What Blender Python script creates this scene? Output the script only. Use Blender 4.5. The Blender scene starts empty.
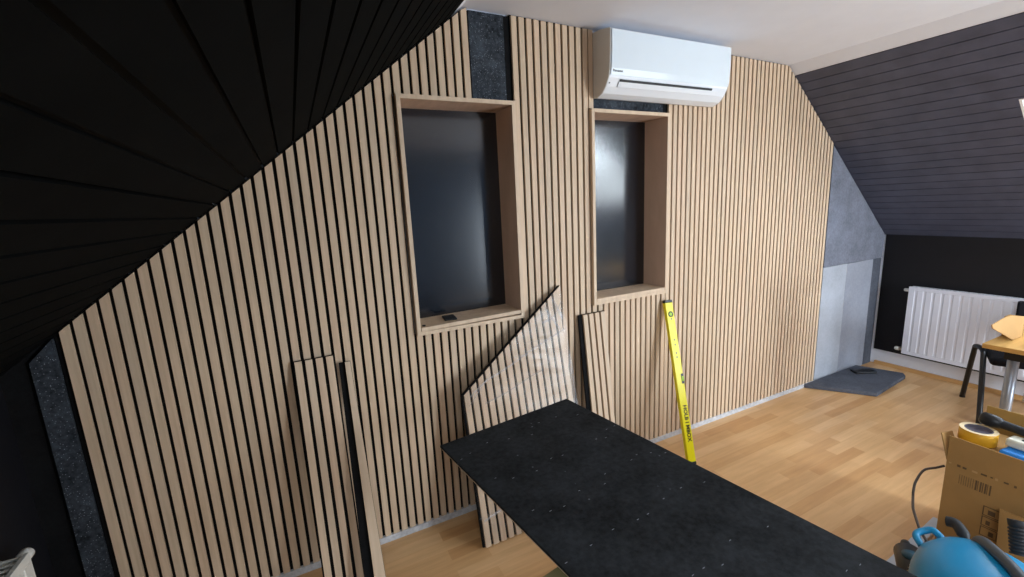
import bpy, bmesh, math, random
from mathutils import Vector, Matrix
random.seed(7)
S = bpy.context.scene
C = S.collection
P = 0.04                      # slat pitch

# ------------------------------------------------------------------ materials
def srgb(r, g, b):
    f = lambda c: (c/255/12.92) if c/255 <= .04045 else ((c/255+.055)/1.055)**2.4
    return (f(r), f(g), f(b), 1)

class N:
    def __init__(s, name):
        s.m = bpy.data.materials.new(name); s.m.use_nodes = True
        s.t = s.m.node_tree; s.b = s.t.nodes['Principled BSDF']
    def n(s, kind, **kw):
        x = s.t.nodes.new(kind)
        for k, v in kw.items():
            if k.startswith('i_'): x.inputs[k[2:]].default_value = v
            elif k.startswith('n_'): x.inputs[int(k[2:])].default_value = v
            else: setattr(x, k, v)
        return x
    def l(s, a, b): s.t.links.new(a, b)
    def set(s, **kw):
        names = dict(color='Base Color', rough='Roughness', metal='Metallic', spec='Specular IOR Level', coat='Coat Weight', alpha='Alpha', sheen='Sheen Weight', trans='Transmission Weight')
        for k, v in kw.items(): s.b.inputs[names[k]].default_value = v
        return s
    def ramp(s, fac, stops):
        r = s.n('ShaderNodeValToRGB'); e = r.color_ramp.elements
        while len(e) < len(stops): e.new(.5)
        for q, (p, c) in zip(e, stops): q.position = p; q.color = c
        s.l(fac, r.inputs[0]); return r.outputs[0]
    def bump(s, h, strength=.3, dist=.002):
        b = s.n('ShaderNodeBump'); b.inputs['Strength'].default_value = strength; b.inputs['Distance'].default_value = dist
        s.l(h, b.inputs['Height']); s.l(b.outputs[0], s.b.inputs['Normal'])
    def coord(s, scale=(1, 1, 1)):
        t = s.n('ShaderNodeTexCoord'); m = s.n('ShaderNodeMapping'); m.inputs['Scale'].default_value = scale
        s.l(t.outputs['Object'], m.inputs[0]); return m.outputs[0]
    def noise(s, vec, scale, detail=3, rough=.5):
        x = s.n('ShaderNodeTexNoise'); x.inputs['Scale'].default_value = scale; x.inputs['Detail'].default_value = detail
        x.inputs['Roughness'].default_value = rough
        s.l(vec, x.inputs['Vector']); return x.outputs['Fac']

def plain(name, rgb, rough=.5, metal=0, spec=.5, bump=None, vary=.06, **kw):
    n = N(name).set(rough=rough, metal=metal, spec=spec, **kw)
    c = srgb(*rgb); v = n.coord()
    f = n.noise(v, 9, 4)
    lo = tuple(x*(1-vary) for x in c[:3])+(1,); hi = tuple(min(1, x*(1+vary)) for x in c[:3])+(1,)
    n.l(n.ramp(f, [(.3, lo), (.7, hi)]), n.b.inputs['Base Color'])
    if bump: n.bump(n.noise(v, bump[0], 3), bump[1], bump[2] if len(bump) > 2 else .001)
    return n.m

def wood_mat(name, rgb, dark, axis_scale, slat=False, rough=.55, amount=.5):
    n = N(name).set(rough=rough, spec=.35)
    v = n.coord(axis_scale)
    f = n.noise(v, 1, 6, .6)
    col = n.ramp(f, [(.25, srgb(*dark)), (.6, srgb(*rgb)), (.8, tuple(min(1, x*1.07) for x in srgb(*rgb)))])
    if slat:
        t = n.n('ShaderNodeTexCoord'); sp = n.n('ShaderNodeSeparateXYZ'); n.l(t.outputs['Object'], sp.inputs[0])
        d = n.n('ShaderNodeMath', operation='DIVIDE'); n.l(sp.outputs['X'], d.inputs[0]); d.inputs[1].default_value = P
        fl = n.n('ShaderNodeMath', operation='FLOOR'); n.l(d.outputs[0], fl.inputs[0])
        wn = n.n('ShaderNodeTexWhiteNoise', noise_dimensions='1D'); n.l(fl.outputs[0], wn.inputs['W'])
        tint = n.ramp(wn.outputs['Value'], [(0, (.93, .93, .93, 1)), (.5, (1, .985, .96, 1)), (1, (1.0, .95, .93, 1))])
        mx = n.n('ShaderNodeMix', data_type='RGBA', blend_type='MULTIPLY'); mx.inputs[0].default_value = 1
        n.l(col, mx.inputs[6]); n.l(tint, mx.inputs[7]); col = mx.outputs[2]
    n.l(col, n.b.inputs['Base Color']); n.bump(f, .15, .0005)
    return n.m

def felt_mat(name, rgb, specks=0, speck=(200, 205, 215), rough=.95, sp_scale=130, sheen=0.0, contrast=.3, spec=.2):
    n = N(name).set(rough=rough, spec=spec, sheen=sheen)
    v = n.coord(); f = n.noise(v, 60, 5, .7); g = n.noise(v, 6, 4, .6)
    c = srgb(*rgb); lo = tuple(x*(1-contrast) for x in c[:3])+(1,); hi = tuple(x*(1+contrast*1.4) for x in c[:3])+(1,)
    ad = n.n('ShaderNodeMath', operation='ADD'); n.l(f, ad.inputs[0]); n.l(g, ad.inputs[1])
    hf = n.n('ShaderNodeMath', operation='MULTIPLY'); n.l(ad.outputs[0], hf.inputs[0]); hf.inputs[1].default_value = .5
    col = n.ramp(hf.outputs[0], [(.38, lo), (.62, hi)])
    if specks:
        vo = n.n('ShaderNodeTexVoronoi'); vo.inputs['Scale'].default_value = sp_scale; n.l(v, vo.inputs['Vector'])
        r1 = n.ramp(vo.outputs['Distance'], [(.0, (1, 1, 1, 1)), (.22, (0, 0, 0, 1))])
        wn = n.n('ShaderNodeSeparateColor'); n.l(vo.outputs['Color'], wn.inputs[0])
        gt = n.n('ShaderNodeMath', operation='GREATER_THAN'); n.l(wn.outputs[0], gt.inputs[0]); gt.inputs[1].default_value = 1-specks
        mu = n.n('ShaderNodeMath', operation='MULTIPLY'); n.l(r1, mu.inputs[0]); n.l(gt.outputs[0], mu.inputs[1])
        mx = n.n('ShaderNodeMix', data_type='RGBA'); n.l(mu.outputs[0], mx.inputs[0]); n.l(col, mx.inputs[6]); mx.inputs[7].default_value = srgb(*speck)
        col = mx.outputs[2]
    n.l(col, n.b.inputs['Base Color']); n.bump(f, .5, .002)
    return n.m

def floor_mat():
    n = N('beech_laminate').set(rough=.38, spec=.45)
    t = n.n('ShaderNodeTexCoord')
    br = n.n('ShaderNodeTexBrick', offset=.37, offset_frequency=2)
    for k, v in (('Scale', 1), ('Mortar Size', .0006), ('Mortar Smooth', 0), ('Bias', 0), ('Brick Width', .46), ('Row Height', .066)): br.inputs[k].default_value = v
    br.inputs['Color1'].default_value = (0, 0, 0, 1); br.inputs['Color2'].default_value = (1, 1, 1, 1); br.inputs['Mortar'].default_value = (.35, .35, .35, 1)
    n.l(t.outputs['Object'], br.inputs['Vector'])
    mp = n.n('ShaderNodeMapping'); mp.inputs['Scale'].default_value = (1.5, 22, 1); n.l(t.outputs['Object'], mp.inputs[0])
    g = n.noise(mp.outputs[0], 2, 6, .65)
    mp2 = n.n('ShaderNodeMapping'); mp2.inputs['Scale'].default_value = (1.2, 4, 1); n.l(t.outputs['Object'], mp2.inputs[0])
    g2 = n.noise(mp2.outputs[0], 2.0, 3, .5)
    base = n.ramp(br.outputs['Color'], [(0, srgb(206, 158, 106)), (.35, srgb(216, 171, 120)), (.7, srgb(224, 181, 130)), (1, srgb(229, 189, 140))])
    gr = n.ramp(g, [(.3, (.86, .83, .8, 1)), (.65, (1, 1, 1, 1))])
    gr2 = n.ramp(g2, [(.3, (.9, .87, .83, 1)), (.65, (1, 1, 1, 1))])
    m1 = n.n('ShaderNodeMix', data_type='RGBA', blend_type='MULTIPLY'); m1.inputs[0].default_value = 1; n.l(base, m1.inputs[6]); n.l(gr, m1.inputs[7])
    m2 = n.n('ShaderNodeMix', data_type='RGBA', blend_type='MULTIPLY'); m2.inputs[0].default_value = 1; n.l(m1.outputs[2], m2.inputs[6]); n.l(gr2, m2.inputs[7])
    n.l(m2.outputs[2], n.b.inputs['Base Color'])
    return n.m

def film_mat():
    n = N('clear_plastic_film')
    n.t.nodes.remove(n.b)
    out = n.t.nodes['Material Output']
    tr = n.n('ShaderNodeBsdfTransparent'); tr.inputs[0].default_value = (.97, .97, .98, 1)
    gl = n.n('ShaderNodeBsdfGlossy'); gl.inputs['Roughness'].default_value = .16
    df = n.n('ShaderNodeBsdfDiffuse'); df.inputs[0].default_value = (.85, .87, .9, 1)
    v = n.coord((1, 1, 1)); mp = n.n('ShaderNodeMapping'); mp.inputs['Scale'].default_value = (1.1, 1, 9); mp.inputs['Rotation'].default_value = (0, .42, 0)
    n.l(v, mp.inputs[0]); f = n.noise(mp.outputs[0], 2.2, 5, .6)
    b = n.n('ShaderNodeBump'); b.inputs['Strength'].default_value = 1; b.inputs['Distance'].default_value = .007; n.l(f, b.inputs['Height'])
    n.l(b.outputs[0], gl.inputs['Normal'])
    fr = n.n('ShaderNodeFresnel'); fr.inputs['IOR'].default_value = 1.45; n.l(b.outputs[0], fr.inputs['Normal'])
    fm = n.n('ShaderNodeMath', operation='MULTIPLY'); n.l(fr.outputs[0], fm.inputs[0]); fm.inputs[1].default_value = .45
    m1 = n.n('ShaderNodeMixShader'); n.l(fm.outputs[0], m1.inputs[0]); n.l(tr.outputs[0], m1.inputs[1]); n.l(gl.outputs[0], m1.inputs[2])
    m2 = n.n('ShaderNodeMixShader')
    n.l(n.ramp(f, [(.62, (.01, .01, .01, 1)), (.72, (.3, .3, .3, 1))]), m2.inputs[0])  # pale diffuse streaks stand in for glints on the wrinkles
    n.l(m1.outputs[0], m2.inputs[1]); n.l(df.outputs[0], m2.inputs[2])
    n.l(m2.outputs[0], out.inputs['Surface'])
    return n.m

def glass_mat():
    n = N('window_glass').set(color=(1, 1, 1, 1), rough=.0, trans=1)
    return n.m

M = {}
M['slat'] = wood_mat('oak_slat', (216, 192, 164), (199, 174, 146), (60, 60, 2.2), slat=True)
M['slat_edge'] = wood_mat('oak_slat_edge', (160, 126, 92), (140, 108, 78), (60, 60, 2.2))
M['frame'] = wood_mat('oak_frame_board', (215, 191, 163), (198, 172, 144), (30, 30, 2.0))
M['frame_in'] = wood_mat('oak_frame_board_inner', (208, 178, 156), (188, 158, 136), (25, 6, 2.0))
M['felt'] = felt_mat('black_felt', (18, 18, 19), 0, rough=.95, contrast=.35)
M['felt_top'] = felt_mat('black_felt_stapled', (26, 28, 30), .012, (120, 126, 134), sp_scale=60, contrast=.75, spec=.25)
M['insul'] = felt_mat('dark_fibre_board', (50, 55, 61), .75, (190, 196, 205), sp_scale=135, contrast=.7)
M['insul_lit'] = felt_mat('blue_grey_fibre_board_lit', (116, 119, 130), .12, (146, 149, 158), sp_scale=120, contrast=.2)  # same fibre board as insul, its brighter light put into the colour
M['insul_floor'] = felt_mat('slate_fibre_board', (84, 87, 96), .12, (125, 129, 140), sp_scale=120, contrast=.2)
M['insul_light'] = felt_mat('light_grey_fibre_board', (168, 172, 180), .1, (190, 194, 200), sp_scale=90, contrast=.08)
M['insul_light2'] = felt_mat('grey_fibre_board', (150, 153, 163), .1, (170, 174, 182), sp_scale=90, contrast=.08)
M['strip'] = felt_mat('grey_foam_strip', (196, 196, 198), .1, contrast=.2)
M['plaster'] = plain('white_plaster', (228, 231, 240), .9, spec=.2, bump=(120, .15), vary=.015)
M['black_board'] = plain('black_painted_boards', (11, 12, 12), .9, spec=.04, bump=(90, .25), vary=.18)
M['black_board_lit'] = plain('black_painted_boards_lit', (72, 75, 92), .5, spec=.5, bump=(90, .25), vary=.18)  # same cladding as the left slope; stronger light put into a lighter colour
M['grey_wall'] = plain('grey_back_wall', (100, 116, 138), .9, spec=.2, bump=(120, .15), vary=.02)
M['groove'] = plain('black_groove', (6, 6, 7), .8, spec=.2)
M['black_wall'] = plain('black_knee_wall', (14, 14, 19), .6, spec=.35, bump=(80, .3), vary=.2)
M['floor'] = floor_mat()
M['glossy'] = plain('glossy_black_panel', (13, 19, 28), .16, spec=.6, vary=.05)
M['glossy'].node_tree.nodes['Principled BSDF'].inputs['IOR'].default_value = 1.7
M['ac'] = plain('white_ac_plastic', (232, 236, 240), .25, spec=.5, vary=.01)
M['ac_gloss'] = plain('glossy_white_front', (222, 232, 238), .12, spec=.5, vary=.01)
M['ac_side'] = plain('cream_ac_side', (205, 200, 192), .4, vary=.02)
M['dark'] = plain('dark_slot', (12, 13, 16), .5)
M['rad'] = plain('white_radiator_enamel', (226, 228, 238), .3, vary=.01)
M['radL'] = plain('white_enamel', (222, 220, 210), .3, vary=.01)
M['grille'] = plain('radiator_shadow_gap', (35, 38, 50), .6)
M['knob'] = plain('white_valve_plastic', (226, 224, 216), .4)
M['brass'] = plain('dull_pipe', (170, 160, 145), .45, metal=.3)
M['yellow'] = plain('yellow_level_paint', (236, 222, 16), .35, vary=.03)
M['black_plastic'] = plain('black_plastic', (20, 21, 23), .4)
M['black_rubber'] = plain('black_rubber', (26, 28, 31), .6, bump=(200, .2))
M['vial'] = plain('green_vial', (150, 190, 40), .15)
M['card'] = plain('cardboard', (164, 127, 78), .85, spec=.15, vary=.08, bump=(60, .2))
M['card_in'] = plain('cardboard_inside', (176, 142, 82), .85, spec=.15, vary=.06)
M['card_light'] = plain('pale_cardboard', (184, 146, 98), .85, spec=.15, vary=.05)
M['print'] = plain('dark_box_print', (96, 72, 44), .8)
M['desk'] = wood_mat('yellow_beech_desktop', (204, 160, 92), (186, 142, 76), (3, 30, 30), rough=.4)
M['steel'] = plain('grey_painted_steel', (150, 156, 166), .35, metal=.5)
M['chair_black'] = plain('black_tube_enamel', (16, 16, 18), .35)
M['chair_fabric'] = felt_mat('black_seat_fabric', (22, 22, 26), 0)
M['blue'] = plain('teal_blue_plastic', (20, 132, 178), .35, vary=.04)
M['teal'] = plain('dark_teal_plastic', (14, 70, 88), .4)
M['blue2'] = plain('bright_blue_plastic', (30, 130, 215), .4)
M['grey_handle'] = plain('dark_grey_handle', (62, 66, 70), .5)
M['beige'] = plain('beige_plastic', (150, 142, 118), .5)
M['tape'] = plain('yellow_tape', (226, 168, 40), .45)
M['tape_edge'] = plain('cream_tape_edge', (236, 214, 170), .6)
M['tape_core'] = plain('grey_tape_core', (92, 86, 96), .7)
M['cream'] = plain('cream_plastic', (226, 222, 200), .45)
M['cable'] = plain('brown_black_cable', (52, 38, 28), .5)
M['alu'] = plain('pale_grey_profile', (188, 192, 198), .35, metal=.2)
M['olive'] = plain('olive_bench_beech', (120, 112, 76), .6)
M['trim'] = wood_mat('beech_trim', (206, 158, 100), (186, 138, 84), (30, 2, 30), rough=.45)
M['film'] = film_mat()
M['glass'] = glass_mat()
M['glint_fold'] = plain('white_glint_fold', (225, 230, 238), .2, alpha=.3)  # white strips painted as glints along the folds of the film
M['white_frame'] = plain('white_window_frame', (235, 235, 235), .4, vary=.01)
M['logo'] = plain('grey_logo_ink', (70, 78, 90), .5)

# ------------------------------------------------------------------ mesh helper
class MB:
    def __init__(s): s.bm = bmesh.new(); s.mats = []
    def mi(s, m):
        m = M[m] if isinstance(m, str) else m
        if m not in s.mats: s.mats.append(m)
        return s.mats.index(m)
    def face(s, vs, m, smooth=False):
        try: f = s.bm.faces.new(vs)
        except ValueError: return None
        f.material_index = s.mi(m); f.smooth = smooth; return f
    def verts(s, pts): return [s.bm.verts.new(Vector(p)) for p in pts]
    def hexa(s, p, m, front=None):      # p: 8 points, bottom 4 ccw then top 4
        v = s.verts(p)
        for i, q in enumerate(((0, 3, 2, 1), (4, 5, 6, 7), (0, 1, 5, 4), (1, 2, 6, 5), (2, 3, 7, 6), (3, 0, 4, 7))):
            s.face([v[k] for k in q], m)
        return s
    def box(s, x0, x1, y0, y1, z0, z1, m):
        return s.hexa([(x0, y0, z0), (x1, y0, z0), (x1, y1, z0), (x0, y1, z0), (x0, y0, z1), (x1, y0, z1), (x1, y1, z1), (x0, y1, z1)], m)
    def prism(s, poly, a, b, m, axis='y', smooth=False):   # poly of 2D points extruded from a to b along axis
        f = {'y': lambda p, t: (p[0], t, p[1]), 'z': lambda p, t: (p[0], p[1], t), 'x': lambda p, t: (t, p[0], p[1])}[axis]
        v0 = s.verts([f(p, a) for p in poly]); v1 = s.verts([f(p, b) for p in poly]); n = len(poly)
        s.face(v0[::-1], m); s.face(v1, m)
        for i in range(n): s.face([v0[i], v0[(i+1) % n], v1[(i+1) % n], v1[i]], m, smooth)
        return s
    def tube(s, pts, r, m, seg=12, caps=True):
        pts = [Vector(p) for p in pts]; rings = []
        rr = r if isinstance(r, (list, tuple)) else [r]*len(pts)
        up = None
        for i, p in enumerate(pts):
            d = (pts[min(i+1, len(pts)-1)]-pts[max(i-1, 0)]).normalized()
            if up is None: up = d.orthogonal().normalized()
            up = (up - d*up.dot(d)).normalized(); w = d.cross(up)
            rings.append([s.bm.verts.new(p+(up*math.cos(t)+w*math.sin(t))*rr[i]) for t in [2*math.pi*k/seg for k in range(seg)]])
        for a, b in zip(rings, rings[1:]):
            for k in range(seg): s.face([a[k], a[(k+1) % seg], b[(k+1) % seg], b[k]], m, True)
        if caps: s.face(rings[0][::-1], m); s.face(rings[-1], m)
        return s
    def lathe(s, prof, m, seg=32, mat=Matrix()):   # prof (r, z)
        rings = []
        for r, z in prof:
            rings.append([s.bm.verts.new(mat @ Vector((r*math.cos(2*math.pi*k/seg), r*math.sin(2*math.pi*k/seg), z))) for k in range(seg)])
        for a, b in zip(rings, rings[1:]):
            for k in range(seg): s.face([a[k], a[(k+1) % seg], b[(k+1) % seg], b[k]], m, True)
        return s
    def build(s, name, parent=None, bevel=0, loc=None, rot=None, seg=2, subsurf=0):
        bmesh.ops.recalc_face_normals(s.bm, faces=s.bm.faces)
        me = bpy.data.meshes.new(name); s.bm.to_mesh(me); s.bm.free()
        for m in s.mats: me.materials.append(m)
        o = bpy.data.objects.new(name, me); C.objects.link(o)
        if parent: o.parent = parent
        if loc: o.location = loc
        if rot: o.rotation_euler = rot
        if bevel:
            b = o.modifiers.new('bevel', 'BEVEL'); b.width = bevel; b.segments = seg; b.limit_method = 'ANGLE'; b.angle_limit = .6
        if subsurf:
            u = o.modifiers.new('sub', 'SUBSURF'); u.levels = subsurf; u.render_levels = subsurf
            for f in me.polygons: f.use_smooth = True
        return o

def tag(o, label, cat, group=None):
    o['label'] = label; o['category'] = cat
    if group: o['group'] = group
    return o
def thing(name, label, cat, loc=(0, 0, 0), rot=(0, 0, 0), group=None):
    o = bpy.data.objects.new(name, None); C.objects.link(o); o.location = loc; o.rotation_euler = rot; o.empty_display_size = .1
    return tag(o, label, cat, group)
def struct(o): o['kind'] = 'structure'; return o
def spline(pts, n=8):
    pts = [Vector(p) for p in pts]; out = []
    for i in range(len(pts)-1):
        a, b, c, d = pts[max(i-1, 0)], pts[i], pts[i+1], pts[min(i+2, len(pts)-1)]
        for k in range(n):
            t = k/n; out.append(.5*((2*b)+(c-a)*t+(2*a-5*b+4*c-d)*t*t+(3*b-a-3*c+d)*t**3))
    out.append(pts[-1]); return out
def text_obj(name, body, size, mw, mat, parent=None, squash=1, extrude=.0006, bold=0):
    cu = bpy.data.curves.new(name, 'FONT'); cu.body = body; cu.size = size; cu.align_x = 'LEFT'; cu.extrude = extrude; cu.resolution_u = 3; cu.offset = bold
    tmp = bpy.data.objects.new(name+'_t', cu); C.objects.link(tmp)
    bpy.context.view_layer.update()
    me = bpy.data.meshes.new_from_object(tmp.evaluated_get(bpy.context.evaluated_depsgraph_get()))
    bpy.data.objects.remove(tmp)
    me.transform(Matrix.Diagonal((squash, 1, 1, 1))); me.transform(mw)
    me.materials.clear(); me.materials.append(M[mat])
    o = bpy.data.objects.new(name, me); C.objects.link(o)
    if parent: o.parent = parent
    return o

# ------------------------------------------------------------------ room numbers
H = 2.44
LX, LZ, LK = 0.0, 1.229, .782           # left slope surface: z = LZ + LK*x
KLX = -.17                                # left knee wall
RA, RB = (3.838, 2.405), (5.342, 1.163)   # right slope surface line
KRX = 5.342
YB = -4.2
def zl(x): return LZ+LK*x
def zr(x): return RA[1]+(x-RA[0])*(RB[1]-RA[1])/(RB[0]-RA[0])
XL = (H-LZ)/LK

# floor
struct(MB().box(KLX-.15, KRX+.15, YB-.15, .3, -.1, 0, 'floor').build('floor'))
# ceiling
CE = [(XL-.05, 2.437+.0165*.05), (RA[0]+.03, 2.437-.0165*(RA[0]+.03-1.55)), (RA[0]+.03, 2.6), (XL-.05, 2.6)]
struct(MB().prism(CE, YB-.1, .3, 'plaster').build('ceiling'))

# slopes: boards with real grooves, along Y
def slope(name, P0, P1, holes=(), first=.0, pitch=.0735, over=.0, back=.1, y0=YB, y1=.03, bm='black_board', gap=.0045):
    d = Vector((P1[0]-P0[0], 0, P1[1]-P0[1])); L = d.length; d.normalize()
    nrm = Vector((d.z, 0, -d.x))           # into room or out - chosen below
    mid = Vector((2.5, 0, 1.2)); 
    if (mid-Vector((P0[0], 0, P0[1]))).dot(nrm) < 0: nrm = -nrm
    O = Vector((P0[0], 0, P0[1]))
    mb = MB()
    def seg(s0, s1, a, b, t0, t1, m):
        pts = []
        for t in (t0, t1):
            for (s, y) in ((s0, a), (s1, a), (s1, b), (s0, b)):
                v = O+d*s+nrm*t; pts.append((v.x, y, v.z))
        mb.hexa(pts, m)
    def yr(s0, s1):
        r = [(y0, y1)]
        for (hs0, hs1, hy0, hy1) in holes:
            if s1 > hs0+1e-4 and s0 < hs1-1e-4:
                r2 = []
                for a, b in r:
                    if hy0 > a and hy1 < b: r2 += [(a, hy0), (hy1, b)]
                    else: r2.append((a, b))
                r = r2
        return r
    cuts = [first]
    while cuts[-1]+pitch < L+over: cuts.append(cuts[-1]+pitch)
    cuts.append(L+over)
    hs = sorted({h for hh in holes for h in hh[:2]})
    for a, b in zip(cuts, cuts[1:]):
        pcs = [a]+[h for h in hs if a+1e-4 < h < b-1e-4]+[b]
        for u, v in zip(pcs, pcs[1:]):
            for ya, yb in yr(u, v):
                g0 = gap if u == a else 0; g1 = gap if v == b else 0
                seg(u+g0, v-g1, ya, yb, -.012, 0, bm)
                seg(u, v, ya, yb, -.03, -.010, 'groove')
    # plaster behind the boards (also the bare strip near the ceiling)
    pcs = [-.08]+hs+[L+.15]
    for u, v in zip(pcs, pcs[1:]):
        for ya, yb in yr(u, v): seg(u, v, ya, yb, -.14, -.031, 'plaster')
    if first > .02:
        seg(-.02, first, y0, y1, -.035, -.004, 'plaster')
    return mb, O, d, nrm

holesL = [(.55, 1.55, -3.35, -2.2)]
# left slope: from ceiling (top) down to knee
xt = 1.4916
topL = (XL, H)
ang = math.hypot(1, LK)
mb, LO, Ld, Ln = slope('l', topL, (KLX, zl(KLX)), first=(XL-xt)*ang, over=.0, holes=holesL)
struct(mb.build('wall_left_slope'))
holesR = [(.64, 1.46, -1.74, -.955), (.06, 1.45, -3.65, -1.95)]
mb, RO, Rd, Rn = slope('r', RA, RB, holes=holesR, first=.108, over=.0, bm='black_board_lit', gap=.0022)
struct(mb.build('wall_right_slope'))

# knee walls
zk = zl(KLX)
o = MB().box(KLX-.14, KLX, YB, .03, 0, zk+.03, 'black_wall').build('wall_left'); struct(o)
mb = MB(); mb.box(KRX+.012, KRX+.15, YB, .3, 0, RB[1]+.04, 'plaster'); mb.box(KRX, KRX+.012, YB, -.002, .134, RB[1]+.005, 'black_wall')
struct(mb.build('wall_right'))
struct(MB().prism([(KRX-.018, 0), (KRX+.012, 0), (KRX+.012, .027), (KRX-.006, .027)], YB, -.02, 'trim').build('baseboard_right'))
# wall behind the camera
mb = MB()
W0, W1, WZ0, WZ1 = 3.92, 4.66, .25, 1.70
mb.box(KLX-.1, W0, YB-.15, YB, 0, H+.15, 'grey_wall'); mb.box(W1, KRX+.1, YB-.15, YB, 0, H+.15, 'grey_wall'); mb.box(W0, W1, YB-.15, YB, 0, WZ0, 'grey_wall'); mb.box(W0, W1, YB-.15, YB, WZ1, H+.15, 'grey_wall')
struct(mb.build('wall_back'))

# main wall behind the slats (with the two niche holes)
F1 = dict(x0=1.204, x1=1.764, z0=.998, z1=2.052)
F2 = dict(x0=2.205, x1=2.757, z0=.996, z1=2.042)
mb = MB()
xs = [-.3, F1['x0'], F1['x1'], F2['x0'], F2['x1'], KRX+.012]
for i, (a, b) in enumerate(zip(xs, xs[1:])):
    if i in (1, 3):
        F = F1 if i == 1 else F2
        mb.box(a, b, .026, .24, 0, F['z0'], 'plaster'); mb.box(a, b, .026, .24, F['z1'], H+.05, 'plaster'); mb.box(a, b, .18, .24, F['z0'], F['z1'], 'plaster')
    else: mb.box(a, b, .026, .24, 0, H+.05, 'plaster')
mb.box(-.3, -.002, .018, .0258, 0, LZ+.1, 'felt')
struct(mb.build('wall_far'))
# foam strip at the foot of the wall
o = MB().box(-.08, 4.44, -.004, .022, .0, .031, 'strip').build('foam_strip')
tag(o, 'thin pale grey foam strip running along the floor under the long slatted wall', 'strip')

# ------------------------------------------------------------------ slat panels
SD = .012
def slat_panel(name, x0, n, zb, top, label, felt_l=0, felt_r=0, group='slatted panels fixed to the wall', cuts=None, felt_up=.006, y=0):
    t = thing(name, label, 'wall panel', (x0, y, zb), group=group)
    mb = MB(); mf = MB()
    for i in range(n):
        a, b = i*P+.0065, i*P+.0335
        za, zb2 = top(x0+a)-zb, top(x0+b)-zb
        lo = 0
        mb.hexa([(a, 0, lo), (b, 0, lo), (b, SD, lo), (a, SD, lo), (a, 0, za), (b, 0, zb2), (b, SD, zb2), (a, SD, za)], 'slat')
        fa, fb = i*P, (i+1)*P
        if i == 0: fa -= felt_l
        if i == n-1: fb += felt_r
        xa = min(max(x0+fa, -1), 9)
        zfa, zfb = top(x0+fa)-zb+felt_up, top(x0+fb)-zb+felt_up
        mf.hexa([(fa, SD, 0), (fb, SD, 0), (fb, .022, 0), (fa, .022, 0), (fa, SD, zfa), (fb, SD, zfb), (fb, .022, zfb), (fa, .022, zfa)], 'felt')
    mb.build('wood_slats', t); mf.build('felt_backing', t)
    return t
def zc(x): return 2.437-.0165*(x-1.55)
def top_wall(x): return min(zc(x)-.006, zl(x)-.008, zr(x)-.006)
ZB = .031
slat_panel('slat_wall_panel', 0, 15, ZB, top_wall, 'oak slatted wall panel at the dark far left end, lowest under the black slope', felt_l=.012)
slat_panel('slat_wall_panel', 15*P, 15, ZB, top_wall, 'oak slatted wall panel between the far left panel and the larger niche', felt_r=0)
slat_panel('slat_wall_panel', 30*P, 9, F1['z1']+.002, top_wall, 'short oak slatted piece with sloping top above the larger niche', felt_r=.0)
slat_panel('slat_wall_panel', 30*P, 14, ZB, lambda x: F1['z0']-.002, 'short oak slatted wall panel directly below the larger niche')
slat_panel('slat_wall_panel', 44*P+.006, 11, ZB, top_wall, 'full height oak slatted wall panel between the two niches', felt_r=.0)
slat_panel('slat_wall_panel', 55*P+.0, 1, F2['z1']+.004, top_wall, 'single short oak slat left of the air conditioner above the narrow niche')
slat_panel('slat_wall_panel', F2['x0']+.002, 14, ZB, lambda x: F2['z0']-.002, 'short oak slatted wall panel directly below the narrower niche')
slat_panel('slat_wall_panel', 69*P, 15, ZB, top_wall, 'oak slatted wall panel right of the narrower niche, partly behind the air conditioner')
slat_panel('slat_wall_panel', 84*P, 12, ZB, top_wall, 'oak slatted wall panel reaching the white ceiling, just right of the air conditioner')
slat_panel('slat_wall_panel', 96*P, 15, ZB, top_wall, 'oak slatted wall panel at the right end, cut along the black slope', felt_r=.01)

# fibre boards seen in the gaps
def board(name, poly, y0, y1, mat, label, cat='insulation board'):
    o = MB().prism(poly, y0, y1, mat).build(name); return tag(o, label, cat)
board('insulation_board', [(39*P+.004, F1['z1']+.003), (43.4*P, F1['z1']+.003), (43.4*P, 2.426), (39*P+.004, 2.426)], .010, .0255, 'insul', 'dark speckled fibre board strip above the larger niche, between slatted panels')
board('felt_strip', [(43.4*P+.001, F1['z1']+.003), (44*P+.004, F1['z1']+.003), (44*P+.004, 2.426), (43.4*P+.001, 2.426)], .014, .0255, 'felt', 'narrow black felt strip beside the speckled board above the larger niche', 'felt strip')
board('insulation_board', [(56*P+.002, F2['z1']+.003), (68.2*P, F2['z1']+.003), (68.2*P, 2.41), (56*P+.002, 2.41)], .010, .0255, 'insul', 'dark speckled fibre board between the air conditioner and the narrower niche')
board('felt_strip', [(68.2*P+.001, F2['z1']+.003), (69*P-.002, F2['z1']+.003), (69*P-.002, 2.41), (68.2*P+.001, 2.41)], .014, .0255, 'felt', 'small black felt strip right of the speckled board under the air conditioner', 'felt strip')
board('insulation_board', [(-.085, .002), (-.016, .002), (-.016, zl(-.016)-.012), (-.085, zl(-.085)-.03)], .002, .0175, 'insul', 'tall narrow dark speckled fibre board at the far left end of the wall')
xr0 = 111*P+.013
board('insulation_board', [(xr0, .969), (5.332, .966), (5.332, zr(5.332)-.006), (xr0, zr(xr0)-.006)], .004, .0255, 'insul_lit', 'blue-grey fibre board under the right black slope, above the pale grey boards')
board('insulation_board', [(xr0, .004), (4.79, .004), (4.79, .966), (xr0, .966)], .006, .0255, 'insul_light', 'palest grey fibre board touching the right end of the slatted wall')
board('insulation_board', [(4.792, .004), (5.19, .004), (5.19, .964), (4.792, .964)], .006, .0255, 'insul_light2', 'mid grey fibre board between the palest board and the narrow dark strip')
board('insulation_board', [(5.193, .004), (5.322, .004), (5.322, .963), (5.193, .963)], .006, .0255, 'insul_floor', 'narrow dark grey fibre board strip in the right corner of the wall')

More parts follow.
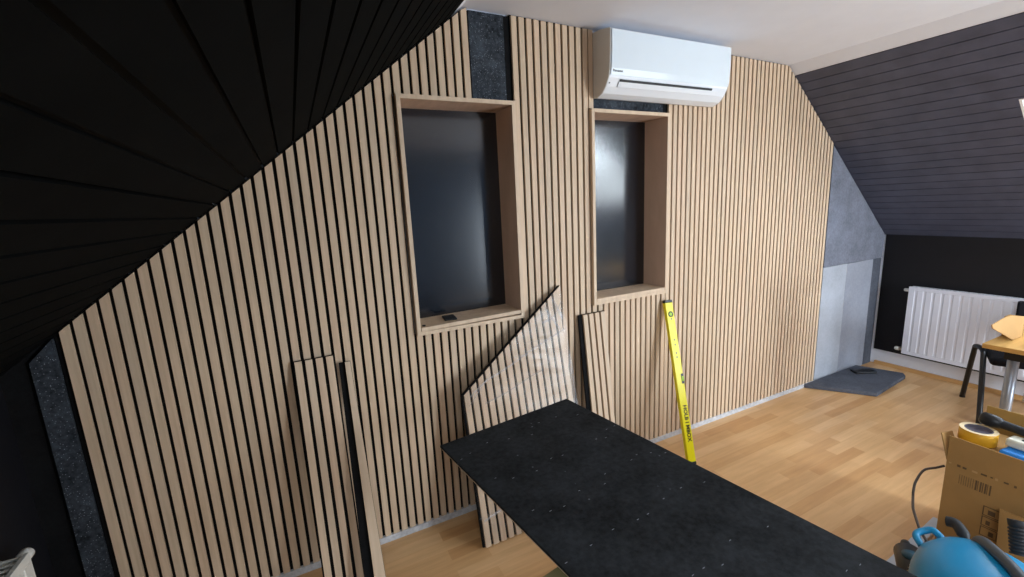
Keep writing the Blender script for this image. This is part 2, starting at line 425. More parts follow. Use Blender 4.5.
# sheet on the floor + dark phone-like block on it
o = MB().prism([(4.30, -.008), (5.06, -.005), (5.17, -.30), (5.12, -.335), (4.57, -.385)], .002, .034, 'insul_floor', 'z').build('fibre_board_offcut', bevel=.004)
tag(o, 'flat dark grey fibre board offcut lying on the floor below the pale boards', 'insulation board')
o = MB().box(-.085, .085, -.04, .04, 0, .018, 'black_plastic').build('black_block', bevel=.006, loc=(4.93, -.125, .0342), rot=(0, 0, -.5))
tag(o, 'small flat black block lying on the grey fibre board on the floor', 'block')

# ------------------------------------------------------------------ niches
def niche(F, label, sill_gap, nm='niche_frame'):
    x0, x1, z0, z1 = F['x0']+.001, F['x1']-.001, F['z0']+.001, F['z1']-.001
    t = thing(nm, label, 'wall niche', (x0, 0, z0), group=None)
    w, h = x1-x0, z1-z0; b = .018; y0, y1 = -.022, .162
    MB().box(0, b, y0, y1, 0, h, 'frame').build('side_board', t, bevel=.0008)
    MB().box(w-b, w, y0, y1, 0, h, 'frame_in').build('side_board', t, bevel=.0008)
    MB().box(b, w-b, y0, y1, h-b, h, 'frame_in').build('top_board', t, bevel=.0008)
    MB().box(b, w-b, y0, y1, 0, b, 'frame').build('bottom_board', t, bevel=.0008)
    # front edging in the pale tone
    mb = MB(); e = .0006
    mb.box(w-b, w, y0-.001, y0, 0, h, 'frame'); mb.box(b, w-b, y0-.001, y0, h-b, h, 'frame')
    mb.build('front_edging', t)
    g0, g1 = sill_gap
    MB().hexa([(b+.002, y0, b+g0), (w-b-.002, y0, b+g1), (w-b-.002, y1-.002, b+g1), (b+.002, y1-.002, b+g0),
               (b+.002, y0, b+.018+g0), (w-b-.002, y0, b+.018+g1), (w-b-.002, y1-.002, b+.018+g1), (b+.002, y1-.002, b+.018+g0)], 'frame').build('sill_board', t, bevel=.0008)
    o = MB().box(.0, w, y1+.0005, y1+.012, 0, h, 'glossy').build('back_panel', t)
    o['label'] = 'glossy black back panel'
    return t
niche(F1, 'larger oak framed niche with a glossy black back, left of the other niche', (.0006, .008))
niche(F2, 'narrower looking oak framed niche with black back below the air conditioner', (.0004, .0004))
zs = F1['z0']+.001+.018+.018+.0006
o = MB().box(-.03, .03, -.045, .045, 0, .008, 'black_plastic').build('black_case', bevel=.003, loc=(1.388, .06, zs+.0028), rot=(0, -.0146, -.12))
tag(o, 'small flat black case lying on the sill of the larger niche', 'case')
o = MB().lathe([(0, 0), (.008, 0), (.008, .006), (0, .006)], 'black_plastic', 12).build('screw_cap', loc=(1.243, .0, zs+.0008))
tag(o, 'tiny black cap at the left end of the larger niche sill', 'cap')

# ------------------------------------------------------------------ air conditioner
def aircon():
    t = thing('air_conditioner', 'white wall mounted split air conditioner under the ceiling above the narrow niche', 'air conditioner', (2.232, -.002, 2.089))
    W = .862
    prof = [(0, .004), (-.03, 0), (-.072, .014), (-.100, .040), (-.122, .078), (-.131, .112), (-.1365, .20), (-.137, .290), (-.133, .297), (-.06, .312), (0, .316)]
    MB().prism(prof, .004, W-.004, 'ac', 'x', smooth=False).build('body', t, bevel=.003)
    # side caps (cream)
    def ins(p, k): return [(y*k[0]+k[1], z*k[2]+k[3]) for y, z in p]
    for a, b in ((0, .0038), (W-.0038, W)):
        o = MB().prism(prof, a, b, 'ac_side', 'x').build('side_cover', t, bevel=.002)
    # glossy front panel, upper, with a slight curve
    fp = [(-.126, .088), (-.1345, .118), (-.139, .20), (-.1395, .290), (-.1425, .290), (-.142, .20), (-.1375, .118), (-.130, .086)]
    o = MB().prism(fp, .008, W-.008, 'ac_gloss', 'x').build('front_panel', t, bevel=.0012)
    # louvre and slot
    MB().prism([(-.102, .040), (-.1165, .063), (-.1205, .0615), (-.105, .038)], .07, W-.06, 'ac', 'x').build('louvre', t, bevel=.0015)
    MB().prism([(-.112, .061), (-.117, .0715), (-.1265, .0715), (-.1215, .061)], .075, W-.13, 'dark', 'x').build('air_slot', t)
    mw = Matrix.Translation((.018, -.1375, .101)) @ Matrix.Rotation(math.radians(88), 4, 'X')
    text_obj('logo_lettering', 'Panasonic', .016, mw, 'logo', t, 1.0)
    mb = MB(); mb.box(.014, .018, -.1135, -.105, .052, .057, 'logo')
    mb.build('indicator_marks', t)
aircon()

# ------------------------------------------------------------------ radiators
def radiator(label, x_wall, front_x, sgn, y0, length, z0, z1, mat, group=None, knob_y=None):
    # front faces -sgn... sgn=+1: wall at larger X, front looks to -X
    t = thing('radiator', label, 'radiator', (front_x, y0, z0))
    h = z1-z0; D = abs(x_wall-front_x)-.014; s = sgn
    mb = MB()
    # front plate with pressed vertical channels
    n = int(length/.0333); pts = []
    y = 0
    prof = []
    k = 0
    yy = -.022
    prof.append((0, 0)); prof.append((0, yy))
    while yy-.055 > -length+.02:
        prof += [(0, yy-.016), (s*.003, yy-.021), (s*.003, yy-.033), (0, yy-.038)]
        yy -= .055
    prof.append((0, -length)); 
    back = [(s*.014, -length), (s*.014, 0)]
    mb.prism(prof+back, .03, h-.03, mat, 'z')
    mb.box(min(0, s*.014), max(0, s*.014), -length, 0, 0, .03, mat); mb.box(min(0, s*.014), max(0, s*.014), -length, 0, h-.03, h, mat)
    mb.build('front_plate', t, bevel=.0015)
    MB().box(min(s*(D-.014), s*D), max(s*(D-.014), s*D), -length, 0, 0, h-.005, mat).build('rear_plate', t)
    for a in (0, -length):
        MB().box(min(s*.014, s*(D-.014)), max(s*.014, s*(D-.014)), a-(.0 if a else .004), a+(.004 if a else 0), .01, h-.008, mat).build('side_cover', t)
    mb = MB(); q = .0
    while q < length-.03:
        mb.box(min(s*.014, s*(D-.014)), max(s*.014, s*(D-.014)), -q-.014, -q-.006, h-.006, h-.003, mat); q += .026
    mb.build('top_grille', t)
    MB().box(min(s*.016, s*(D-.016)), max(s*.016, s*(D-.016)), -length+.006, -.006, .02, h-.05, 'grille').build('convector_core', t)
    return t, D
t, D = radiator('white ribbed panel radiator on the right black wall behind the desk', KRX, 5.25, 1, -.237, 1.2, .172, .752, 'rad')
mb = MB(); mb.lathe([(.0, 0), (.012, .0), (.014, .004), (.014, .03), (.011, .036), (0, .036)], 'knob', 20, Matrix.Translation((.02, .0, .545)) @ Matrix.Rotation(-math.pi/2, 4, 'X'))
mb.build('vent_knob', t)
mb = MB(); mb.tube([(.025, .0, .03), (.025, .03, .03)], .012, 'brass'); mb.tube([(.025, .03, .03), (.06, .03, .03), (.088, .03, .03)], .008, 'brass')
mb.lathe([(0, 0), (.016, 0), (.017, .02), (.012, .03), (0, .03)], 'knob', 20, Matrix.Translation((.025, .026, .03)) @ Matrix.Rotation(-math.pi/2, 4, 'X'))
mb.build('lower_valve', t)
MB().tube([(.03, -.72, .0), (.03, -.72, -.168)], .009, 'knob').build('feed_pipe', t)

t, D = radiator('white radiator with open top grille in the dark bottom left corner', KLX, -.082, -1, -.255, 1.0, .03, .614, 'radL')
mb = MB(); mb.lathe([(0, 0), (.014, .0), (.018, .006), (.018, .03), (.012, .038), (0, .038)], 'knob', 20, Matrix.Translation((-.02, .0, .565)) @ Matrix.Rotation(-math.pi/2, 4, 'X'))
mb.build('vent_knob', t)

# ------------------------------------------------------------------ leaning pieces
def lean_thing(name, label, x, yf, yt, zt, group=None, cat='slat panel piece', rz=0):
    a = math.atan2(yt-yf, zt)
    return thing(name, label, cat, (x, yf, .003), (-a, 0, rz), group), math.hypot(yt-yf, zt)
# (x along width, slats face -y locally, z up along the board)
def lean_panel(t, n, top, fl=0, fr=0, x_skew=0, felt_y=.01, fdepth=.009):
    mb = MB(); mf = MB()
    for i in range(n):
        a, b = i*P+.0065, i*P+.0335
        k = lambda z: x_skew*z
        mb.hexa([(a, -.021, 0), (b, -.021, 0), (b, -.009, 0), (a, -.009, 0), (a+k(top(a)), -.021, top(a)), (b+k(top(b)), -.021, top(b)), (b+k(top(b)), -.009, top(b)), (a+k(top(a)), -.009, top(a))], 'slat')
    a, b = -fl, n*P+fr
    mf.hexa([(a, -.009, 0), (b, -.009, 0), (b, 0, 0), (a, 0, 0), (a+k(top(a)), -.009, top(a)+.003), (b+k(top(b)), -.009, top(b)+.003), (b+k(top(b)), 0, top(b)+.003), (a+k(top(a)), 0, top(a)+.003)], 'felt')
    mb.build('wood_slats', t); mf.build('felt_backing', t)
t, L = lean_thing('slat_panel_offcut', 'narrow oak slatted offcut of four slats leaning on the wall left of the single-slat strip', .683, -.205, -.004, .985, cat='slat panel piece')
lean_panel(t, 4, lambda x: L-.01)
t.rotation_euler[2] = 0
# single-slat strip, wider at the foot
t, L = lean_thing('slat_strip_offcut', 'single oak slat on a black felt strip leaning beside the four-slat offcut', .838, -.30, -.004, .945)
def taper(xa0, xa1, xb0, xb1, y0, y1, z1, m):
    return MB().hexa([(xa0, y0, 0), (xa1, y0, 0), (xa1, y1, 0), (xa0, y1, 0), (xb0, y0, z1), (xb1, y0, z1), (xb1, y1, z1), (xb0, y1, z1)], m)
taper(.033, .078, .043, .064, -.022, -.009, L-.01, 'slat').build('wood_slat', t)
taper(-.004, .08, .019, .066, -.009, 0, L-.008, 'felt').build('felt_backing', t)
t, L = lean_thing('slat_panel_offcut', 'oak slatted offcut with a black felt edge leaning under the narrower niche', 2.092, -.17, -.004, .957)
lean_panel(t, 4, lambda x: L-.008+x*.0, fl=.019, x_skew=.03)
# wrapped panel with sloping top
yf, yt, ht = -.262, -.006, 1.128
t, L = lean_thing('slat_panel_offcut', 'large oak slatted panel with diagonal top, wrapped in clear film, leaning on the wall', 1.366, yf, yt, ht)
Wt = .61; zlo, zhi = .712, 1.160
lean_panel(t, 15, lambda x: zlo+(zhi-zlo)*(x/Wt), fl=.006, fr=.0)
mb = MB()
MB().hexa([(-.006, -.0235, zlo+.000), (Wt, -.0235, zhi+.000), (Wt, 0, zhi), (-.006, 0, zlo), (-.006, -.0235, zlo+.0045), (Wt, -.0235, zhi+.0045), (Wt, 0, zhi+.0045), (-.006, 0, zlo+.0045)], 'felt').build('dark_top_edge', t)
# film: gently waved sheet
nx, nz = 40, 60; mb = MB(); grid = []
for j in range(nz+1):
    row = []
    for i in range(nx+1):
        x = -.006+(Wt+.010)*i/nx; top = zlo+(zhi-zlo)*(x/Wt)
        z = .01+(top-.015)*j/nz
        y = -.0245-.0025*(1+math.sin(9*x+14*z+2*math.sin(7*z))+.5*math.sin(31*z-13*x))
        row.append(mb.bm.verts.new((x, y, z)))
    grid.append(row)
for j in range(nz):
    for i in range(nx): mb.face([grid[j][i], grid[j][i+1], grid[j+1][i+1], grid[j+1][i]], 'film', True)
o = mb.build('plastic_film', t); o['label'] = 'clear crinkled wrapping film'
mb = MB()
def glint_fold(pts, wd):
    pts = spline([(x, -.0295-.004*math.sin(k*2.1+x*9), z) for k, (x, z) in enumerate(pts)], 6)
    mb = MB()
    for a, b in zip(pts, pts[1:]):
        v = mb.verts([a, b, b+Vector((.0, -.004, wd)), a+Vector((.0, -.004, wd))]); mb.face(v, 'glint_fold', True)
    mb.build('film_glint_fold', t)
glint_fold([(.03, .70), (.12, .755), (.25, .80), (.40, .86), (.60, .93)], .010)
glint_fold([(.10, .655), (.22, .68), (.36, .73), (.44, .745)], .007)
glint_fold([(.02, .66), (.08, .72), (.15, .79)], .008)
glint_fold([(.50, 1.05), (.53, .99), (.57, .93)], .02)
glint_fold([(.55, 1.10), (.57, 1.03), (.595, .98)], .03)
glint_fold([(.47, .98), (.54, 1.0), (.60, 1.07)], .012)
glint_fold([(.01, .12), (.09, .14), (.2, .15), (.30, .14)], .014)
glint_fold([(.0, .33), (.1, .30), (.2, .32)], .008)

# ------------------------------------------------------------------ spirit level
yf, yt, zt = -.285, -.004, .935
a = math.atan2(yt-yf, zt); Ls = math.hypot(yt-yf, zt)
t = thing('spirit_level', 'bright yellow spirit level leaning upright against the slatted wall', 'spirit level', (2.664, yf, .012), (-a, .025, -.15))
MB().box(0, .052, -.025, 0, .014, Ls-.014, 'yellow').build('body', t, bevel=.002)
MB().box(-.0015, .0535, -.0265, .0015, -.003, .014, 'black_plastic').build('end_cap', t, bevel=.003)
MB().box(-.0015, .0535, -.0265, .0015, Ls-.014, Ls+.003, 'black_plastic').build('end_cap', t, bevel=.003)
ry = Matrix.Rotation(math.pi/2, 4, 'X')
mb = MB(); mb.lathe([(.011, 0), (.011, .002), (.017, .002), (.017, 0)], 'black_plastic', 24, Matrix.Translation((.028, -.0248, Ls-.085)) @ ry)
mb.lathe([(0, .001), (.011, .001)], 'vial', 24, Matrix.Translation((.028, -.0248, Ls-.085)) @ ry); mb.build('round_vial', t)
mb = MB(); mb.box(.036, .0525, -.0262, -.012, .47, .53, 'black_plastic'); mb.box(.038, .053, -.0268, -.013, .485, .515, 'vial'); mb.build('middle_vial', t, bevel=.001)
for z in (Ls-.118, Ls-.245, Ls-.275, Ls-.325, Ls-.35): MB().box(.024, .031, -.0256, -.0249, z, z+.008, 'logo').build('printed_mark', t)
mw = Matrix.Translation((.019, -.0252, .345)) @ Matrix.Rotation(math.pi/2, 4, 'X') @ Matrix.Rotation(-math.pi/2, 4, 'Z')
text_obj('lettering', 'HOLB I MBOX', .034, mw, 'black_plastic', t, 1.0, bold=.0011)

# ------------------------------------------------------------------ bench with the black panel on top
zt = .735
c = [Vector((1.128, -.535)), Vector((1.722, -.458))]
d = Vector((.0985, -.995)).normalized()      # long direction
u = (c[1]-c[0]).normalized()
ang = math.atan2(u.y, u.x)
t = thing('felt_backed_panel', 'large slatted panel lying face down on the workbench showing black felt with staples', 'slat panel', (c[0].x, c[0].y, zt-.021), (0, 0, ang))
Lp = 1.75; w = .60
mb = MB(); mb.box(0, w, -Lp, 0, .012, .021, 'felt_top'); o = mb.build('felt_backing', t, bevel=.001)
# staples in rows (part of the felt surface)
mb = MB(); rnd = random.Random(3)
for i in range(15):
    for j in range(9):
        if rnd.random() < .6:
            x = i*P+.02+rnd.uniform(-.004, .004); y = -.12-j*.19+rnd.uniform(-.03, .03)
            mb.box(x-.0035, x+.0035, y-.0005, y+.0005, .0209, .0213, 'steel')
o = mb.build('staples', t); o['kind'] = 'stuff'
mb = MB()
for i in range(15): mb.box(i*P+.0065, i*P+.0335, -Lp, 0, 0, .0118, 'slat')
mb.build('wood_slats', t)
b = thing('workbench', 'folding workbench with beech jaws, mostly hidden beneath the black panel', 'workbench', (1.37, -1.28, 0), (0, 0, ang+.02))
MB().box(-.245, .40, .02, .13, .665, .708, 'olive').build('jaw', b, bevel=.003)
MB().box(-.22, .40, -.16, .0, .665, .708, 'olive').build('jaw', b, bevel=.003)
mbx = MB(); mbx.box(.02, .38, -.13, .1, .62, .664, 'black_plastic'); mbx.build('carriage', b, bevel=.003)
for sx in (.06, .36):
    for sy, ey in ((-.1, -.28), (.07, .24)):
        MB().tube([(sx, sy, .64), (sx, ey, .012)], .014, 'black_plastic').build('leg', b)

# ------------------------------------------------------------------ desk, chair, carton on desk
t = thing('desk', 'desk with yellow beech top and grey tube legs by the radiator', 'desk', (3.95, -1.07, 0))
MB().box(0, .82, -1.3, 0, .705, .73, 'desk').build('desktop', t, bevel=.003)
for x, y in ((.15, -.085), (.70, -.085), (.15, -1.2), (.70, -1.2)):
    MB().tube([(x, y, .704), (x, y, .004)], .023, 'steel', 20).build('leg', t)
mb = MB(); mb.box(.1, .12, -1.25, -.06, .64, .704, 'chair_black'); mb.box(.7, .72, -1.25, -.06, .64, .704, 'chair_black'); mb.build('rail', t)

# open cardboard piece on the desk
t = thing('small_carton', 'folded pale cardboard piece with pointed end on the desk corner', 'carton', (4.20, -1.13, .7315), (0, 0, 0))
mb = MB()
mb.prism([(-.392, .137), (-.38, .118), (-.21, .053), (-.08, .002), (.045, .0), (.045, .112), (-.17, .149), (-.25, .150)], -.005, .0, 'card_light', 'y')
mb.build('front_side', t)
mb = MB(); mb.box(-.02, .05, -.002, .055, .0, .11, 'card'); mb.build('folded_body', t)
o = MB().box(0, .16, -.06, 0, 0, .02, 'black_plastic').build('black_charger', bevel=.006, loc=(4.02, -1.2, .7305), rot=(0, 0, -.3))
tag(o, 'black flat charger lying on the desk in front of the pale carton', 'charger')

# chair
fx, fy = -.93, -.37; sx, sy = .37, -.93
ch = thing('visitor_chair', 'black stacking chair with tubular legs tucked beside the desk', 'chair', (4.9, -1.03, 0))
def W(f, s, z): return (f*fx+s*sx, f*fy+s*sy, z)
A = Vector((5.07-4.9, -.70+1.03, .012)); T1 = Vector((4.935-4.9, -.765+1.03, .43)); T2 = Vector((4.80-4.9, -.85+1.03, .425)); B_ = Vector((4.56-4.9, -.945+1.03, .012))
off = Vector((sx, sy, 0))*.44
for k in range(2):
    o_ = off*k
    pts = [A+o_, A.lerp(T1, .9)+o_, T1+Vector((-.03, -.015, .022))+o_, T2+Vector((.03, .015, .024))+o_, T2.lerp(B_, .1)+o_, B_+o_]
    MB().tube(spline(pts, 6), .015, 'chair_black', 14).build('side_leg_frame', ch)
    for e in (A, B_):
        MB().lathe([(0, 0), (.016, 0), (.015, .03), (0, .03)], 'black_rubber', 14, Matrix.Translation(e+o_+Vector((0, 0, -.011)))).build('foot_cap', ch)
cs = (T1+T2)/2+off/2
def oriented(f0, f1, s0, s1, z0, z1, m, c=cs):
    P_ = lambda f, s, z: (c.x+f*fx+s*sx, c.y+f*fy+s*sy, z)
    return MB().hexa([P_(f0, s0, z0), P_(f1, s0, z0), P_(f1, s1, z0), P_(f0, s1, z0), P_(f0, s0, z1), P_(f1, s0, z1), P_(f1, s1, z1), P_(f0, s1, z1)], m)
oriented(-.2, .22, -.19, .19, .40, .455, 'chair_fabric').build('seat', ch, bevel=.025, seg=4)
o = oriented(-.265, -.235, -.05, .27, .48, .755, 'chair_fabric').build('backrest', ch, bevel=.03, seg=5)
for s_ in (.0, .22):
    p0 = cs+Vector((-.1*fx+s_*sx, -.1*fy+s_*sy, 0)); p1 = cs+Vector((-.22*fx+s_*sx, -.22*fy+s_*sy, 0))
    MB().tube(spline([(p0.x, p0.y, .41), (p1.x, p1.y, .42), (p1.x-.01*fx, p1.y-.01*fy, .5), (p1.x-.0*fx, p1.y-.0*fy, .66)], 6), .011, 'chair_black').build('back_tube', ch)

# ------------------------------------------------------------------ big cardboard box with tools
bx = thing('cardboard_box', 'large open brown cardboard box full of tools in front of the desk', 'box', (3.08, -1.262, 0))
Wb, Db, Hb = .62, .36, .432   # y length, x depth
def wall(x0, x1, y0, y1, z0, z1, m='card'): return MB().box(x0, x1, y0, y1, z0, z1, m)
wall(0, .005, -Wb, 0, .003, Hb).build('front_side', bx)
wall(.005, Db, -.005, 0, .003, Hb).build('left_side', bx)
wall(Db-.005, Db, -Wb, -.005, .003, Hb, 'card_in').build('back_side', bx)
wall(.005, Db-.005, -Wb, -Wb+.005, .003, Hb).build('right_side', bx)
wall(.005, Db-.005, -Wb+.005, -.005, .003, .008).build('bottom', bx)
# flaps
MB().hexa([(0, -Wb, Hb), (.0, 0.0, Hb), (.004, 0.0, Hb), (.004, -Wb, Hb), (-.004, -Wb, Hb+.10), (-.004, .0, Hb+.115), (0, .0, Hb+.115), (0, -Wb, Hb+.10)], 'card').build('flap', bx)
MB().hexa([(Db-.004, -Wb, Hb), (Db-.004, 0, Hb), (Db, 0, Hb), (Db, -Wb, Hb), (Db-.02, -Wb, Hb+.16), (Db-.02, -.002, Hb+.16), (Db-.016, -.002, Hb+.16), (Db-.016, -Wb, Hb+.16)], 'card_in').build('flap', bx)
MB().hexa([(.008, 0, Hb), (.12, 0, Hb), (.12, .004, Hb), (.008, .004, Hb), (.012, .03, Hb+.108), (.11, .028, Hb+.09), (.11, .032, Hb+.09), (.012, .034, Hb+.108)], 'card').build('flap', bx)
# prints on the front (facing -x)
mb = MB(); X0 = -.0006
def pr(y0, y1, z0, z1): mb.box(X0, 0, -y1, -y0, z0, z1, 'print')
for i in range(14):
    y = .045+i*.0068; wd = (.002, .0045, .003, .005)[i % 4]
    if i > 6: pr(y, y+wd, .352, .395)
    else: pr(y, y+.0012, .352, .395)
for z in (.30, .255, .21):
    pr(.125, .175, z, z+.003); pr(.125, .128, z-.038, z); pr(.172, .175, z-.038, z); pr(.128, .172, z-.038, z-.035)
pr(.14, .16, .27, .29); pr(.138, .150, .225, .243); pr(.15, .164, .18, .2)
mb.build('printing', bx)
mb = MB()
for i in range(26):
    y = .01+i*.023+random.uniform(-.006, .006); mb.box(-.0012, 0, -y-random.uniform(.006, .018), -y, Hb-.006+random.uniform(-.003, .002), Hb+random.uniform(-.001, .003), 'print' if i % 3 else 'card_light')
mb.build('torn_crease', bx)

# filler: boxes inside so the tools rest on something
o = MB().box(0, .21, -.15, 0, 0, .496, 'card').build('inner_carton', loc=(3.15, -1.262-.008, .009)); tag(o, 'brown carton standing inside the big cardboard box under the tape roll', 'carton')
o = MB().box(0, .24, -.28, 0, 0, .485, 'black_plastic').build('black_tool_case', loc=(3.12, -1.435, .009), bevel=.01); tag(o, 'black tool case inside the big cardboard box right of the inner carton', 'tool case')
# tape roll
t = thing('tape_roll', 'thick yellow tape roll with grey core lying on top of the box contents', 'tape roll', (3.20, -1.308, .507), (.0, .0, 0))
MB().lathe([(.043, .0), (.056, .0), (.058, .003), (.058, .052), (.056, .055)], 'tape', 40).build('tape', t)
MB().lathe([(.058, .0552), (.043, .0552)], 'tape_edge', 40).build('tape_edge', t)
MB().lathe([(.043, .055), (.042, .056), (.039, .056), (.039, 0), (.043, 0)], 'tape_core', 40).build('core', t)
MB().lathe([(0, .046), (.039, .046)], 'tape_core', 40).build('core_cover', t)
# torch
t = thing('torch', 'black torch lying across the yellow tape roll in the box', 'torch', (3.265, -1.29, .592), (0, 0, 0))
ax = Vector((-.02, -.42, -.03)).normalized()
rm = ax.to_track_quat('Z', 'Y').to_matrix().to_4x4()
MB().lathe([(0, 0), (.020, .001), (.026, .008), (.027, .04), (.022, .062), (.018, .066)], 'black_plastic', 28, rm).build('head', t)
MB().lathe([(.018, .066), (.017, .10), (.017, .22), (.018, .23), (.0, .232)], 'black_rubber', 28, rm).build('grip', t)
# cream plug and blue spool
t = thing('plug_adapter', 'cream white plug adapter lying on a blue case in the box', 'plug', (3.215, -1.425, .532), (.0, .0, -.1))
MB().box(-.032, .032, -.075, .035, 0, .033, 'cream').build('body', t, bevel=.009, seg=3)
mb = MB(); mb.lathe([(.0, .0335), (.010, .0335)], 'dark', 20, Matrix.Translation((0, -.01, 0))); mb.build('socket', t)
o = MB().box(-.05, .05, -.12, .06, 0, .036, 'blue2').build('blue_case', loc=(3.18, -1.45, .495), rot=(0, 0, -.1), bevel=.012, seg=3)
tag(o, 'bright blue flat plastic case in the box under the cream plug', 'case')

# cable from the box to the vacuum
t = MB().tube(spline([(3.10, -1.252, .395), (3.075, -1.235, .385), (3.03, -1.212, .375), (2.943, -1.221, .36), (2.89, -1.235, .345), (2.864, -1.245, .33), (2.80, -1.27, .33), (2.763, -1.288, .33), (2.667, -1.343, .33), (2.61, -1.385, .325), (2.58, -1.39, .25), (2.54, -1.39, .10), (2.50, -1.40, .008)], 8), .0045, 'cable', 10).build('power_cable')
tag(t, 'dark brown power cable looping from the cardboard box to the blue vacuum cleaner', 'cable')

# carton leaning in front of the big box
o = MB().hexa([(0, -.42, 0), (.004, -.42, 0), (.004, 0, 0), (0, 0, 0), (.05, -.42, .335), (.054, -.42, .335), (.054, .03, .335), (.05, .03, .335)], 'card').build('cardboard_sheet', loc=(2.99, -1.47, .002))
tag(o, 'loose cardboard sheet leaning against the front of the big box', 'cardboard sheet')

# ------------------------------------------------------------------ vacuum cleaner
V = thing('vacuum_cleaner', 'blue canister vacuum cleaner with dark grey carrying handle at the bottom right corner', 'vacuum cleaner', (2.515, -1.565, .035), (0, 0, -1.0))
prof = [(0, .395), (.06, .393), (.11, .382), (.15, .36), (.178, .325), (.19, .28), (.192, .25)]
def squash(mb, sx, sy):
    for v in mb.bm.verts: v.co.x *= sx; v.co.y *= sy
    return mb
mb = MB().lathe(prof, 'blue', 48); squash(mb, .92, 1.1).build('top_cover', V)
mb = MB().lathe([(.192, .25), (.196, .245), (.196, .225), (.188, .22)], 'beige', 48)
for k in range(48):
    a = 2*math.pi*k/48
squash(mb, .92, 1.1).build('rim', V)
mb = MB().lathe([(.188, .22), (.185, .2), (.18, .06), (.17, .03), (0, .03)], 'grey_handle', 48); squash(mb, .92, 1.1).build('tank', V)
# ribs of the vent
mb = MB()
for k in range(16):
    a = math.radians(100+k*5); r = .193
    mb.tube([(r*.92*math.cos(a), r*1.1*math.sin(a), .252), (r*.9*math.cos(a), r*1.08*math.sin(a), .215)], .004, 'dark', 6)
mb.build('vent_ribs', V)
# handle recess and handle
pts = spline([(.012, .165, .335), (.016, .14, .378), (.022, .07, .402), (.04, -.02, .408), (.058, -.12, .39), (.062, -.17, .34)], 8)
mb = MB().tube(pts, .017, 'grey_handle', 16)
mb.build('handle', V)
# cable hook
mb = MB().tube(spline([(-.06, .15, .33), (-.085, .185, .345), (-.11, .187, .335), (-.135, .165, .325), (-.125, .13, .31)], 6), .011, 'blue', 12)
mb.build('cable_hook', V)
# inlet hose connector
mb = MB(); prof = []
hm = Matrix.Translation((.135, .215, .315)) @ Matrix.Scale(.68, 4) @ Matrix.Rotation(-.5, 4, 'X')
z = 0
while z < .12:
    prof += [(.036, z), (.036, z+.008), (.031, z+.010), (.031, z+.014)]; z += .016
prof += [(.034, z), (.036, z+.03), (.034, z+.031), (.029, z+.02), (.028, z-.04)]
mb.lathe(prof, 'black_rubber', 28, hm); mb.build('hose_end', V)
MB().tube(spline([(.01, .19, .30), (0, .22, .335), (-.01, .26, .345), (-.03, .275, .34)], 5), [.012]*5+[.018]*11, 'black_rubber', 12).build('nozzle', V)
# castors
for x, y in ((-.14, .20), (.12, .20), (-.14, -.2), (.12, -.2)):
    w_ = MB().lathe([(0, -.018), (.032, -.018), (.038, -.012), (.038, .012), (.032, .018), (0, .018)], 'black_rubber', 24, Matrix.Translation((x, y, .005)) @ Matrix.Rotation(math.pi/2, 4, 'Y')).build('castor', V)
# dark pad with teal spot: tool next to the vacuum
t = thing('cordless_tool', 'small black and teal tool standing on the floor between bench and vacuum', 'power tool', (2.64, -1.34, .0), (0, 0, .5))
MB().box(-.055, .055, -.045, .045, .002, .05, 'black_plastic').build('battery', t, bevel=.008)
MB().tube([(0, 0, .05), (0, .005, .16)], .022, 'black_rubber', 16).build('grip', t)
mb = MB().tube([(-.10, 0, .19), (-.09, 0, .19), (.07, 0, .19), (.085, 0, .19)], [.03, .042, .042, .03], 'black_plastic', 20); mb.build('motor_housing', t)
MB().lathe([(0, 0), (.03, .0), (.03, .004), (0, .008)], 'teal', 20, Matrix.Translation((0, .0, .228))).build('teal_cap', t)
MB().tube([(.085, 0, .19), (.13, 0, .19)], [.022, .014], 'black_rubber', 16).build('chuck', t)
# profile on the floor
p0, p1 = Vector((3.30, -1.20, 0)), Vector((2.35, -1.25, 0))
dd = (p1-p0); a = math.atan2(dd.y, dd.x)
o = MB().box(0, dd.length+.3, -.02, .02, 0.001, .022, 'alu').build('metal_profile', loc=p0, rot=(0, 0, a), bevel=.002)
tag(o, 'long pale grey flat profile lying on the floor left of the big cardboard box', 'profile')

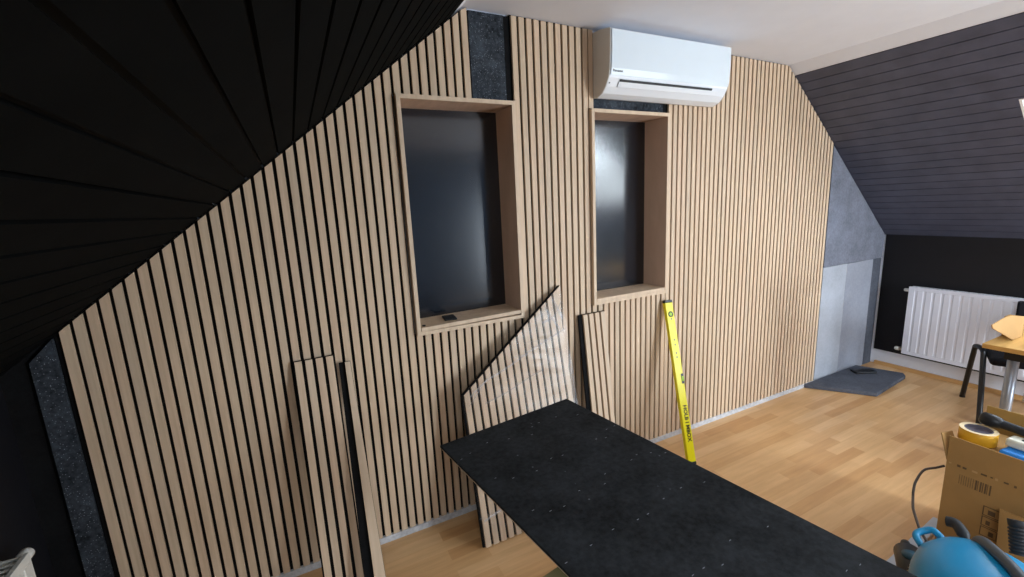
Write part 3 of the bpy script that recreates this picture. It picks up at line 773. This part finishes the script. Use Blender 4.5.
# ------------------------------------------------------------------ windows
def window_in(name, corner, ex, ey, w, h, out, depth, energy, color, lname, bars=1):
    """corner + ex*w + ey*h opening; out = outward unit; frame at the outer end of a reveal"""
    fr = MB()
    def q(a, b, c): return corner+ex*a+ey*b+out*c
    def bar(a0, a1, b0, b1, c0, c1, mat='white_frame'):
        fr.hexa([q(a0, b0, c0), q(a1, b0, c0), q(a1, b1, c0), q(a0, b1, c0), q(a0, b0, c1), q(a1, b0, c1), q(a1, b1, c1), q(a0, b1, c1)], mat)
    t = .012
    for (a0, a1, b0, b1) in ((0, t, 0, h), (w-t, w, 0, h), (t, w-t, 0, t), (t, w-t, h-t, h)): bar(a0, a1, b0, b1, .0, depth)
    f = .06
    for (a0, a1, b0, b1) in ((t, f, t, h-t), (w-f, w-t, t, h-t), (f, w-f, t, f), (f, w-f, h-f, h-t)): bar(a0, a1, b0, b1, depth-.05, depth)
    if bars: bar(w/2-.03, w/2+.03, f, h-f, depth-.05, depth)
    root = fr.build(name); struct(root)
    g = MB(); v = [q(f, f, depth-.02), q(w-f, f, depth-.02), q(w-f, h-f, depth-.02), q(f, h-f, depth-.02)]
    v2 = [p+out*.006 for p in v]; g.hexa(v+v2, 'glass'); g.build('pane', root)
    L = bpy.data.lights.new(lname, 'AREA'); L.shape = 'RECTANGLE'; L.size = w-2*f; L.size_y = h-2*f; L.energy = energy; L.color = color
    lo = bpy.data.objects.new(lname, L); C.objects.link(lo)
    R = Matrix((ex, ey, ex.cross(ey))).transposed()
    zdir = ex.cross(ey)
    if zdir.dot(out) < 0: R = Matrix((-ex, ey, -zdir)).transposed()
    M4 = R.to_4x4(); M4.translation = q(w/2, h/2, depth-.03)
    lo.matrix_world = M4
for i, ((s0, s1, y0, y1), en) in enumerate(zip(holesR, (16, 46))):
    window_in('window_%d' % (i+1), RO+Rd*s0+Vector((0, y0, 0)), Vector((0, 1, 0)), Rd, y1-y0, s1-s0, -Rn, .14, en, (.80, .90, 1), 'daylight_skylight', 0)
s0, s1, y0, y1 = holesL[0]
window_in('window_3', LO+Ld*s0+Vector((0, y0, 0)), Vector((0, 1, 0)), Ld, y1-y0, s1-s0, -Ln, .14, 34, (.86, .93, 1), 'daylight_skylight', 0)

window_in('window_4', Vector((W0, YB, WZ0)), Vector((1, 0, 0)), Vector((0, 0, 1)), W1-W0, WZ1-WZ0, Vector((0, -1, 0)), .12, 165, (.78, .89, 1), 'added_window_light')  # unseen window, added to light the ceiling and the right side

# ------------------------------------------------------------------ world, camera, view
w = bpy.data.worlds.new('sky'); S.world = w; w.use_nodes = True
nt = w.node_tree; bg = nt.nodes['Background']; sk = nt.nodes.new('ShaderNodeTexSky'); sk.sky_type = 'NISHITA'; sk.sun_disc = False; sk.sun_elevation = math.radians(35)
nt.links.new(sk.outputs[0], bg.inputs[0]); bg.inputs[1].default_value = .25

cam = bpy.data.cameras.new('camera'); co = bpy.data.objects.new('camera', cam); C.objects.link(co)
cam.sensor_width = 36; cam.lens = 36*436.834/1024; cam.clip_start = .05
A_, B2, C2 = -.4557, 1.3823, -.0493
R = Matrix.Rotation(A_, 4, 'Z') @ Matrix.Rotation(B2, 4, 'X') @ Matrix.Rotation(C2, 4, 'Z')
co.matrix_world = Matrix.Translation((.7508, -1.9565, 1.5716)) @ R
S.camera = co
S.view_settings.view_transform = 'Standard'; S.view_settings.look = 'None'; S.view_settings.gamma = 1; S.view_settings.use_curve_mapping = False
S.view_settings.exposure = 0.0
